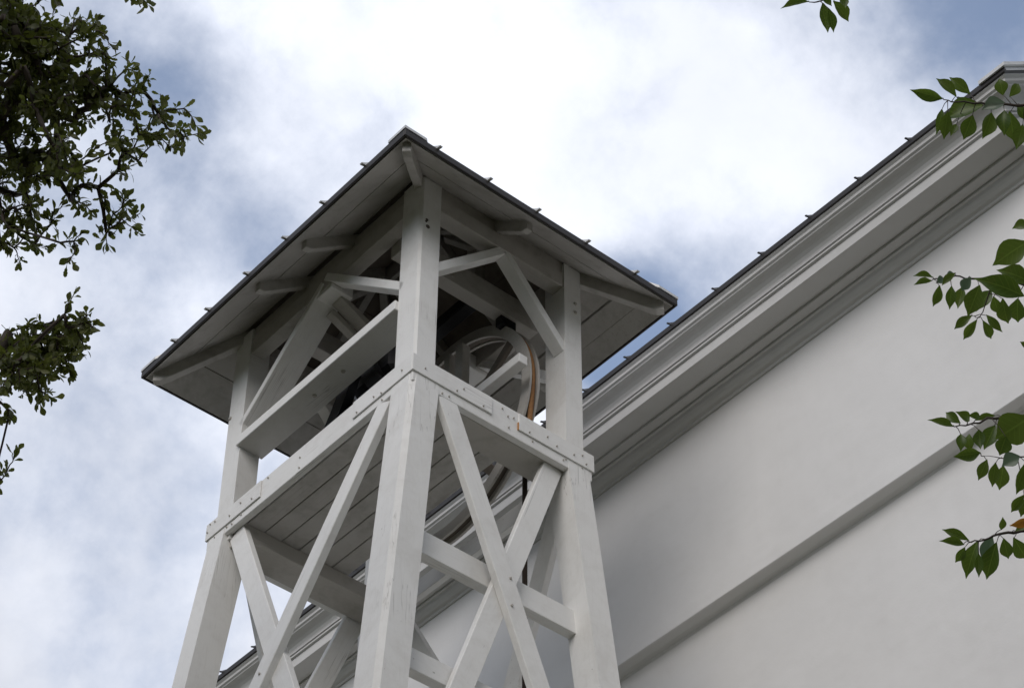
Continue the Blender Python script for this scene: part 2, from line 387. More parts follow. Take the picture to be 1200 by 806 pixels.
# bolt heads
bolt_me = None
def bolt(p, n, r=0.0068, mat=None, name='bolt'):
    global bolt_me
    if bolt_me is None:
        bm = bmesh.new(); bmesh.ops.create_cone(bm, cap_ends=True, segments=8, radius1=1.0, radius2=0.75, depth=1.0); bolt_me = bm_mesh(bm, 'bolt'); bolt_me.materials.append(M_BOLT)
    q = Vector(n).to_track_quat('Z', 'Y').to_matrix().to_4x4()
    o = put(name, bolt_me, M_BOLT, tower, Matrix.Translation(p) @ q @ Matrix.Diagonal((r, r, 0.012, 1)))
    return o
yS = -HY - TH - 0.003; yB = -HY - 0.003
for x, z in ((-0.621, 11.244), (-0.379, 11.212), (-0.328, 11.256), (-0.175, 11.211), (0.187, 11.211), (0.331, 11.257), (0.406, 11.225), (0.615, 11.268), (0.645, 11.215), (0.545, 11.235)): bolt((x, yS, z), (0, -1, 0))
for x, z in ((-0.481, 11.136), (-0.429, 11.142), (0.025, 11.252), (0.032, 11.167), (-0.02, 11.29), (0.467, 11.156), (0.488, 11.172), (0.22, 11.165), (0.62, 11.178), (0.07, 11.265)): bolt((x, yB, z), (0, -1, 0))
xS = -HX - TH - 0.003; xB = -HX - 0.003
for y, z in ((-0.956, 11.244), (-0.763, 11.197), (-0.688, 11.219), (-0.523, 11.207), (0.675, 11.266), (0.55, 11.221), (0.79, 11.234), (1.01, 11.30), (0.956, 11.29), (1.034, 11.247)): bolt((xS, y, z), (-1, 0, 0))
for y, z in ((-0.759, 11.150), (0.063, 11.244), (0.062, 11.161), (0.401, 11.300), (0.769, 11.159), (0.955, 11.165), (0.671, 11.172), (0.825, 11.168)): bolt((xB, y, z), (-1, 0, 0))
bolt((-PXH - 0.003, 0.985, 12.214), (-1, 0, 0), 0.016)
bolt((0.612, -PYH - 0.003, 12.607), (0, -1, 0), 0.013); bolt((0.612, -PYH - 0.003, 12.528), (0, -1, 0), 0.013)
for x, z, r in ((-0.628, 12.549, 0.014), (-0.619, 12.493, 0.02), (-0.634, 12.53, 0.010)):
    o = bolt((x, -PYH + 0.003, z), (0, -1, 0), r, name='knot'); o.data = o.data.copy(); o.data.materials[0] = M_KNOT
# cross braces and girts
def fr(x, z, off): return Vector((x, -(HY + BY * leg_off(z)) + off, z))
def fb(x, z, off): return Vector((x, (HY + BY * leg_off(z)) - off, z))
def fl(y, z, off): return Vector((-(HX + BX * leg_off(z)) + off, y, z))
def frr(y, z, off): return Vector(((HX + BX * leg_off(z)) - off, y, z))
bw, bt = 0.14, 0.05
for f, s_, in_ in ((fr, (1, 0, 0), 0.0), (fb, (1, 0, 0), 0.07)):
    for zt, zb, half_t, half_b in ((11.13, 7.95, 0.44, 0.72), (7.8, 4.2, 0.72, 0.98), (4.05, 0.7, 0.98, 1.25)):
        beam('cross_brace', f(-half_t + in_, zt, 0.03), f(half_b + in_, zb, 0.03), bw, bt, s_, M_WOOD, tower)
        beam('cross_brace', f(half_t, zt, 0.082), f(-half_b, zb, 0.082), bw, bt, s_, M_WOOD, tower)
for f in (fl, frr):
    for zt, zb, half_t, half_b in ((11.12, 7.95, 0.78, 0.90), (7.8, 4.2, 0.9, 1.06), (4.05, 0.7, 1.06, 1.2)):
        zt2 = zt
        beam('cross_brace', f(-half_t, zt, 0.03), f(half_b, zb, 0.03), bw, bt, (0, 1, 0), M_WOOD, tower)
        beam('cross_brace', f(half_t, zt, 0.075), f(-half_b, zb, 0.075), bw, bt, (0, 1, 0), M_WOOD, tower)
for f, off in ((fr, 0.16),):
    for z, h in ((10.045, 0.165), (9.19, 0.14)):
        xx = HX + BX * leg_off(z) - 0.15
        beam('girt', f(-xx, z, off), f(xx, z, off), h, 0.07, (0, 0, 1), M_WOOD, tower)
for z in (7.87, 4.12):
    for f in (fr, fb):
        xx = HX + BX * leg_off(z) - 0.1
        beam('girt', f(-xx, z, 0.14), f(xx, z, 0.14), 0.14, 0.06, (0, 0, 1), M_WOOD, tower)
    for f in (fl, frr):
        yy = HY + BY * leg_off(z) - 0.1
        beam('girt', f(-yy, z, 0.14), f(yy, z, 0.14), 0.14, 0.06, (0, 0, 1), M_WOOD, tower)
for x, z in ((0.015, 9.985), (0.019, 9.79)): bolt(fr(x, z, 0.002), (0, -1, 0), 0.010)
bolt(fl(0.057, 9.55, 0.002), (-1, 0, 0), 0.010)
box('cleat', 0.50, 0.56, 0.96, 1.02, 11.12, 11.36, M_WOOD, tower)
# wall plates in two lifts
for sy in (-1, 1):
    a, b = sorted((sy * (PYH - 0.008), sy * (PYH - 0.118)))
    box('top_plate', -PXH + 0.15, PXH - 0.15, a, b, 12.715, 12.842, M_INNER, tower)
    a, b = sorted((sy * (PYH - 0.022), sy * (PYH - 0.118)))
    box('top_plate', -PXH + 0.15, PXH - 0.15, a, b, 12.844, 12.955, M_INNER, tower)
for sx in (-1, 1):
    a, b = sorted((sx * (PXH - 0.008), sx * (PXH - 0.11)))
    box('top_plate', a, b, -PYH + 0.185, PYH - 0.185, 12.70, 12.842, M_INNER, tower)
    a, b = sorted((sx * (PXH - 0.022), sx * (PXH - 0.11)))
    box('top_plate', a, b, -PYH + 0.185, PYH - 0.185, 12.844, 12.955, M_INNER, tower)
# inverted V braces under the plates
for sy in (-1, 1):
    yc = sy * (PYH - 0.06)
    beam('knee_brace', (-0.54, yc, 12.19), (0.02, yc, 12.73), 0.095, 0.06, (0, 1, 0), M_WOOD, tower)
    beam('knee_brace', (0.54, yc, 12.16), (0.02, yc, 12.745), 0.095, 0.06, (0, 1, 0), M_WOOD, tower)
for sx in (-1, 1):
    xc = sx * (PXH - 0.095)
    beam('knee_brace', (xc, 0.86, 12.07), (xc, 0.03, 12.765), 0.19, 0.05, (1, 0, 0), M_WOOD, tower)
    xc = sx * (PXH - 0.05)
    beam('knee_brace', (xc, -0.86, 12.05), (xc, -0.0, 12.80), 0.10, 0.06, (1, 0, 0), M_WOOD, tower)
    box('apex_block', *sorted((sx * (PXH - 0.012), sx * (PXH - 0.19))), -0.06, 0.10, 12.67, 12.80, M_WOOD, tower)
# bell rail across the left opening, its twin inside
box('bell_rail', -0.70, -0.49, -PYH + 0.19, PYH - 0.175, 11.862, 11.94, M_WOOD, tower)
box('bell_rail', 0.175, 0.245, -0.972, 0.93, 11.86, 11.935, M_WOOD, tower)
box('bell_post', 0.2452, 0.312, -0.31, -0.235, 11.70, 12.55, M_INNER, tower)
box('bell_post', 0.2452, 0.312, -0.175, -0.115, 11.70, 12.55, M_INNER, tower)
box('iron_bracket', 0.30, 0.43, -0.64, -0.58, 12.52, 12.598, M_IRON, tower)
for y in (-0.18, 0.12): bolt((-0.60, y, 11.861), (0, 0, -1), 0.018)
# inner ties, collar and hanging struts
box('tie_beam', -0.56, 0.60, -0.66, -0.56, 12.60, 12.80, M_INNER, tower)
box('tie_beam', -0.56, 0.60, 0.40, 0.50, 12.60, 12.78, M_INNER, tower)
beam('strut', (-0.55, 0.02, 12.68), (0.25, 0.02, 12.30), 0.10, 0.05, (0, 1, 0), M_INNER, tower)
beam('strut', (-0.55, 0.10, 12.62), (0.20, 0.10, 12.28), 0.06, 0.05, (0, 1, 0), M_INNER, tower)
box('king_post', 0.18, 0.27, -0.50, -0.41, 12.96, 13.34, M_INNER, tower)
bolt((-0.13, -0.661, 12.66), (0, -1, 0), 0.02)
# roof: common rafters, hip rafters, boards, metal, seams
def rafter(x0, y0, x1, y1, d0, d1, w=0.052, h=0.082):
    p0 = Vector((x0, y0, deck_z(d0) - h / 2 * 1.25)); p1 = Vector((x1, y1, deck_z(d1) - h / 2 * 1.25))
    x = (p1 - p0).normalized(); side = x.cross(Vector((0, 0, 1))).normalized()
    # plumb-cut tail, tapered
    up_ = Vector((0, 0, 1)); hw = side * (w / 2)
    top = lambda p, d: Vector((p.x, p.y, deck_z(d) - 0.001))
    t0, t1 = top(p0, d0), top(p1, d1)
    run = (Vector((x1, y1, 0)) - Vector((x0, y0, 0))); fr_ = 0.05 / run.length
    hz = h * 1.28
    sec = [t0, t0 - up_ * hz * 0.72, t0.lerp(t1, fr_) - up_ * hz, t1 - up_ * hz, t1]
    return poly_prism('rafter', [p - hw for p in sec], hw * 2, M_DECK, tower, 0.004)
for sx in (-1, 1):
    for y in (-0.255, 0.25):
        rafter(sx * 1.03, y, sx * 0.03, y, EX - 1.03, EX - 0.03)
for sy in (-1, 1):
    rafter(-0.03, sy * 1.31, -0.03, sy * 0.36, EY - 1.31, EY - 0.36)
for sx in (-1, 1):
    for sy in (-1, 1):
        rafter(sx * 1.075, sy * (EY - (EX - 1.075)), sx * 0.04, sy * (EY - (EX - 0.04)), EX - 1.075, EX - 0.04, 0.055, 0.10)
beam('ridge_board', (0, -0.33, deck_z(EX) - 0.10), (0, 0.33, deck_z(EX) - 0.10), 0.03, 0.14, (1, 0, 0), M_DECK, tower)
# roof as one part with boards, metal and seams below it
RZ = lambda d: EZ + SL * d
RY = EY - EX
mesh_v = [(-EX, -EY, EZ), (EX, -EY, EZ), (EX, EY, EZ), (-EX, EY, EZ), (0, -RY, RZ(EX)), (0, RY, RZ(EX))]
mesh_f = [(0, 1, 4), (1, 2, 5, 4), (2, 3, 5), (3, 0, 4, 5)]
me = bpy.data.meshes.new('roof')
dn = 0.012
mesh_v2 = mesh_v + [(x, y, z - dn) for x, y, z in mesh_v]
mesh_f2 = mesh_f + [tuple(i + 6 for i in f[::-1]) for f in mesh_f] + [(0, 6, 7, 1), (1, 7, 8, 2), (2, 8, 9, 3), (3, 9, 6, 0)]
me.from_pydata(mesh_v2, [], mesh_f2); roof = put('roof', me, M_ROOFM, tower, Matrix.Identity(4))
def deck_board(kind, sgn, d0, d1):
    """one board of the roof deck, running level round one slope, between eave distances d0 and d1"""
    t = 0.024; loops = []
    for d in (d0, d1):
        z = deck_z(d)
        if kind == 'x':
            x = sgn * (EX - 0.012 - d); y = max(EY - 0.012 - d, 0.02)
            loops.append([Vector((x, -y, z)), Vector((x, y, z)), Vector((x, y, z + t)), Vector((x, -y, z + t))])
        else:
            y = sgn * (EY - 0.012 - d); x = max(EX - 0.012 - d, 0.004)
            loops.append([Vector((-x, y, z)), Vector((x, y, z)), Vector((x, y, z + t)), Vector((-x, y, z + t))])
    return loft('deck_board', loops, M_DECK if d1 < 0.5 else M_DARKWOOD, roof)
cuts = {('x', 1): [0, .112, .216, .43, .67, .90, 1.10], ('x', -1): [0, .21, .44, .66, .89, 1.10], ('y', 1): [0, .20, .42, .66, .88, 1.10], ('y', -1): [0, .22, .45, .68, .90, 1.10]}
for (kd, sg), cs in cuts.items():
    for i in range(len(cs) - 1):
        g = (0.001 if cs[i] == .112 else 0.005) if not (kd == 'x' and sg == 1 and abs(cs[i] - .216) < 1e-6) else 0.011
        deck_board(kd, sg, cs[i] + (g if i else 0), cs[i + 1] - 0.0015)
# dark drip edge all round
box('drip_edge', -EX - 0.012, EX + 0.012, -EY - 0.012, -EY + 0.004, EZ - 0.052, EZ + 0.004, M_EDGE, roof, 0.003)
box('drip_edge', -EX - 0.012, EX + 0.012, EY - 0.004, EY + 0.012, EZ - 0.052, EZ + 0.004, M_EDGE, roof, 0.003)
box('drip_edge', -EX - 0.012, -EX + 0.004, -EY + 0.004, EY - 0.004, EZ - 0.0521, EZ + 0.0039, M_EDGE, roof, 0.003)
box('drip_edge', EX - 0.004, EX + 0.012, -EY + 0.004, EY - 0.004, EZ - 0.0521, EZ + 0.0039, M_EDGE, roof, 0.003)
def seam(x0, y0, x1, y1, d1, z0=None, parent=roof, z1=None, ext=0.035, mat=None, sc=1.0):
    """standing seam: a thin fin from the eave up the slope whose folded tip pokes out past the edge"""
    p0 = Vector((x0, y0, z0 if z0 is not None else EZ)); p1 = Vector((x1, y1, z1 if z1 is not None else RZ(d1)))
    x = (p1 - p0).normalized(); side = x.cross(Vector((0, 0, 1))).normalized(); n = side.cross(x).normalized()
    if n.z < 0: n = -n
    tip = p0 - x * ext
    a, h = 0.006 * sc, 0.026 * sc
    hor = Vector((x.x, x.y, 0)).normalized()
    bm = bmesh.new()
    secs = [(tip + n * 0.022 * sc, a * 1.8, 0.007), (p0 + n * 0.0, a * 1.4, h), (p1, a, h)]
    rows = []
    for c, w, hh in secs:
        rows.append([bm.verts.new(c - side * w), bm.verts.new(c + side * w), bm.verts.new(c + side * w + n * hh), bm.verts.new(c - side * w + n * hh)])
    for A, B in zip(rows, rows[1:]):
        for i in range(4): bm.faces.new((A[i], A[(i + 1) % 4], B[(i + 1) % 4], B[i]))
    bm.faces.new(rows[0][::-1]); bm.faces.new(rows[-1])
    return put('seam', bm_mesh(bm, 'seam'), mat or M_ROOFM, parent, Matrix.Identity(4))
for sx in (-1, 1):
    for y in SFL:
        ay = EY - abs(y); d1 = min(EX - 0.02, ay)
        seam(sx * EX, y, sx * (EX - d1), y, d1)
for sy in (-1, 1):
    for x in SFR:
        d1 = min(EX - abs(x), EX - 0.02); seam(x, sy * EY, x, sy * (EY - d1), d1)
# folded metal hip caps, light, ending at each eave corner
for sx in (-1, 1):
    for sy in (-1, 1):
        c0 = Vector((sx * (EX + 0.016), sy * (EY + 0.016), EZ)); c1 = Vector((0, sy * RY, RZ(EX)))
        loops = []
        for f in (0.0, 1.0):
            c = c0.lerp(c1, f); w = 0.17
            if f == 0:
                A = c + Vector((-sx * w, 0, 0)); B = c + Vector((0, -sy * w, 0))
            else:
                A = c + Vector((-sx * 0.04, 0, 0)); B = c + Vector((0, -sy * 0.04, 0)); 
            tk = Vector((0, 0, 0.022))
            z5 = Vector((0, 0, 0.006))
            loops.append([A + z5, c + z5, B + z5, B + z5 + tk, c + z5 + tk, A + z5 + tk])
        loft('hip_cap', loops, M_ROOFM, roof)

# ------------------------------------------------------------------ bell, stand, wheel and rope
BY0, BZ0 = -0.10, 12.05
stand = empty('bell_stand', 'black cast iron bell stand with slanting legs under the white rail', 'bell stand', (0, 0, 11.20))
for xs in (-0.42, 0.10):
    for sg in (-1, 1):
        loops = []
        for i in range(11):
            t = i / 10
            y = BY0 + sg * (0.06 + 0.62 * t + 0.10 * t * t - 0.10 * math.sin(math.pi * t)); z = 12.10 - 0.90 * t
            w = 0.055 + 0.015 * math.sin(math.pi * t); tk = 0.032
            loops.append([Vector((xs - tk, y - w, z)), Vector((xs + tk, y - w, z)), Vector((xs + tk, y + w, z)), Vector((xs - tk, y + w, z))])
        loft('stand_leg', loops, M_IRON, stand, smooth=False)
    box('bearing_block', xs - 0.055, xs + 0.055, BY0 - 0.13, BY0 + 0.13, 12.02, 12.14, M_IRON, stand, 0.02)
    box('stand_foot', xs - 0.05, xs + 0.05, BY0 - 0.84, BY0 + 0.84, 11.196, 11.225, M_IRON, stand, 0.006)
bell = empty('bell', 'dark church bell hanging behind the white rail in the tower with its wooden wheel', 'bell', (0, BY0, BZ0))
bc = (-0.16, BY0, 11.40)
prof = [(0.34, 0.0), (0.345, 0.02), (0.31, 0.08), (0.265, 0.18), (0.232, 0.30), (0.21, 0.41), (0.18, 0.475), (0.11, 0.515), (0.0005, 0.525), (0.0005, 0.49), (0.10, 0.48), (0.16, 0.44), (0.19, 0.33), (0.23, 0.19), (0.285, 0.06), (0.325, 0.0)]
lathe('bell_body', prof, bc, (0, 0, 1), M_BELL, bell, 40)
box('headstock', -0.34, 0.03, BY0 - 0.24, BY0 + 0.22, 11.96, 12.22, M_IRON, bell, 0.05)
tube('axle', [(-0.46, BY0, BZ0), (0.47, BY0, BZ0)], [0.025, 0.025], M_IRON, bell)
tube('clapper', [(-0.16, BY0, 11.88), (-0.16, BY0, 11.46), (-0.16, BY0, 11.42), (-0.16, BY0, 11.34)], [0.012, 0.014, 0.05, 0.03], M_IRON, bell)
WX, WR, WZ = 0.385, 0.80, 11.93
WY = -0.055
def ring_part(name, x, ro, ri, th, mat): return lathe(name, [(ro, x - th / 2), (ro, x + th / 2), (ri, x + th / 2), (ri, x - th / 2)], (0, WY, WZ), (1, 0, 0), mat, bell, 72)
ring_part('wheel_rim', WX - 0.034, WR + 0.026, WR - 0.055, 0.017, M_INNER)
ring_part('wheel_rim', WX + 0.034, WR + 0.026, WR - 0.055, 0.017, M_INNER)
ring_part('wheel_sole', WX, WR - 0.012, WR - 0.045, 0.049, M_DARKWOOD)
for k in range(4):
    a = R(90 * k + 52); dv = Vector((0, math.cos(a), math.sin(a)))
    beam('wheel_spoke', Vector((WX, WY, WZ)) + dv * 0.05, Vector((WX, WY, WZ)) + dv * (WR - 0.05), 0.07, 0.03, (0, -dv.z, dv.y), M_DARKWOOD, bell)
lathe('wheel_hub', [(0.13, -0.03), (0.13, 0.03), (0.015, 0.03), (0.015, -0.03)], (WX, BY0 + 0.03, BZ0 - 0.06), (1, 0, 0), M_IRON, bell, 24)
rope = empty('bell_rope', 'long brown bell rope running off the wheel and hanging down inside the tower', 'rope', (WX, WY - WR, WZ))
RR = WR + 0.004
pts = [Vector((WX, WY + RR * math.cos(R(a)), WZ + RR * math.sin(R(a)))) for a in range(75, 181, 5)]
RYF = -0.778
pts += [Vector((WX, WY - RR + 0.006, WZ - 0.12)), Vector((WX, WY - RR + 0.03, WZ - 0.35)), Vector((WX + 0.005, RYF, 11.34))]
tube('rope_turn', pts, [0.017] * len(pts), M_ROPE, rope, 8)
tube('rope_fall', [(WX + 0.005, RYF, 11.345), (WX + 0.005, RYF, 11.0), (WX + 0.01, RYF, 9), (WX, RYF + 0.02, 6), (WX, RYF, 1.2)], [0.016] * 5, M_ROPED, rope, 8)
bar = box('iron_bar', 0.08, 0.17, -0.555, 0.395, 12.62, 12.72, M_IRON, None, 0.006)
bar['label'] = 'black iron bar under the roof timbers of the bell tower'; bar['category'] = 'bar'

# ------------------------------------------------------------------ church
church = empty('church', 'white stuccoed church with heavy moulded cornice and metal roof behind the bell tower', 'church', (2.1, -3.8, 0))
CY0, CY1 = -3.83, 22.0
CEZ = 12.992; FX = 1.66; ROOFW = 13.0
# profile of the eave cornice: (x, z) from the drip inward; x measured in world
crown = [(1.512, 12.935), (1.512, 12.912), (1.528, 12.900), (1.530, 12.878), (1.545, 12.872), (1.548, 12.862), (1.575, 12.856), (1.602, 12.842), (1.622, 12.825), (1.634, 12.803), (1.637, 12.790), (1.637, 12.776), (1.650, 12.776), (1.650, 12.762), (1.642, 12.762), (1.642, 12.748), (1.658, 12.744), (1.70, 12.744), (1.70, 12.935)]
CR = [(x, z + 0.03) for x, z in crown]
def mitre(x, y_in=None): return CY0 - (FX - x)
def eave_piece(name, prof, mat, smooth=False):
    return loft(name, [[Vector((x, CY1, z)) for x, z in prof], [Vector((x, mitre(x), z)) for x, z in prof]], mat, church)
def rake_piece(name, prof, mat, t):
    A = [Vector((x, mitre(x), z)) for x, z in prof]
    return loft(name, [A, [p + Vector((t, 0, SL * t)) for p in A]], mat, church)
RT = 6.5
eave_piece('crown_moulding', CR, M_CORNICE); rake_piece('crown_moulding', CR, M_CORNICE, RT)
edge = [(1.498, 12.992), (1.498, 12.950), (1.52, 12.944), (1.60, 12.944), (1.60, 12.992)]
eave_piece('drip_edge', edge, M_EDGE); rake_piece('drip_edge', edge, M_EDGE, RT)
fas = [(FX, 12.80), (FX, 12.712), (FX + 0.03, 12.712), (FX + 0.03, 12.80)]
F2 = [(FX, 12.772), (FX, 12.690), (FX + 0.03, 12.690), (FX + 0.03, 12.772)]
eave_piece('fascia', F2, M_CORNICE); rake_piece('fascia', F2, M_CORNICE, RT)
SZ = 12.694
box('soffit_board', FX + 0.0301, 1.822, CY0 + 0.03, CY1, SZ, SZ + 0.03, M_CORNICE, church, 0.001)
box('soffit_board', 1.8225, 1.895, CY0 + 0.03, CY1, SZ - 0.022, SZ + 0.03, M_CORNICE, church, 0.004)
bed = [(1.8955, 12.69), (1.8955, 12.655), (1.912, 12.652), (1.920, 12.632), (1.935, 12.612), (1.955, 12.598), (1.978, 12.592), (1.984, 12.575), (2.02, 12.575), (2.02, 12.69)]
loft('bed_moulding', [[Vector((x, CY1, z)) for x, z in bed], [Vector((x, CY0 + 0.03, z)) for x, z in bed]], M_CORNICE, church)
# walls
gable = [Vector((2.1, 0)), Vector((13.9, 0)), Vector((13.9, 12.70)), Vector((8.0, 17.6)), Vector((2.1, 12.70))]
poly_prism('wall', [Vector((p.x, CY0 + 0.034, p.y)) for p in gable], Vector((0, CY1 - CY0 - 0.3, 0)), M_STUCCO, church)
up_prof = [(2.0, 12.66), (2.0, 11.135), (1.994, 11.13), (1.994, 11.016), (1.999, 11.011), (2.06, 11.004), (2.092, 10.996), (2.098, 10.98), (2.12, 10.98), (2.12, 12.66)]
loft('upper_wall', [[Vector((x, CY1 - 0.3, z)) for x, z in up_prof], [Vector((x, CY0 + 0.032, z)) for x, z in up_prof]], M_STUCCO, church)
# roof
rl = [Vector((1.499, 0, CEZ + 0.002)), Vector((8.0, 0, CEZ + 0.002 + SL * 6.5)), Vector((14.5, 0, CEZ + 0.002)), Vector((14.5, 0, CEZ - 0.02)), Vector((8.0, 0, CEZ - 0.02 + SL * 6.5)), Vector((1.52, 0, CEZ - 0.02))]
croof = poly_prism('roof', [Vector((p.x, mitre(1.498), p.z)) for p in rl], Vector((0, CY1 - mitre(1.498), 0)), M_ROOFM, church)
y = SC[0]; step = (SC[-1] - SC[0]) / (len(SC) - 1)
ys = [SC[0] + step * i for i in range(-1, 45)]
for y in ys:
    if y < CY0 + 0.1 or y > CY1: continue
    seam(1.50, y, 7.9, y, 0, CEZ + 0.002, croof, CEZ + SL * 6.4, 0.026, M_ROOFD, 0.6)
# light verge trim returning round the eave corner
vt = [(1.482, 13.010), (1.482, 12.980), (1.494, 12.980), (1.494, 13.000), (1.56, 13.000), (1.56, 13.010)]
A = [Vector((x, mitre(x), z)) for x, z in vt]
loft('verge_trim', [A, [p + Vector((RT, 0, SL * RT)) for p in A]], M_ROOFM, croof)
loft('verge_trim', [[Vector((x, mitre(x), z)) for x, z in vt], [Vector((x, -3.80, z)) for x, z in vt]], M_ROOFM, croof)

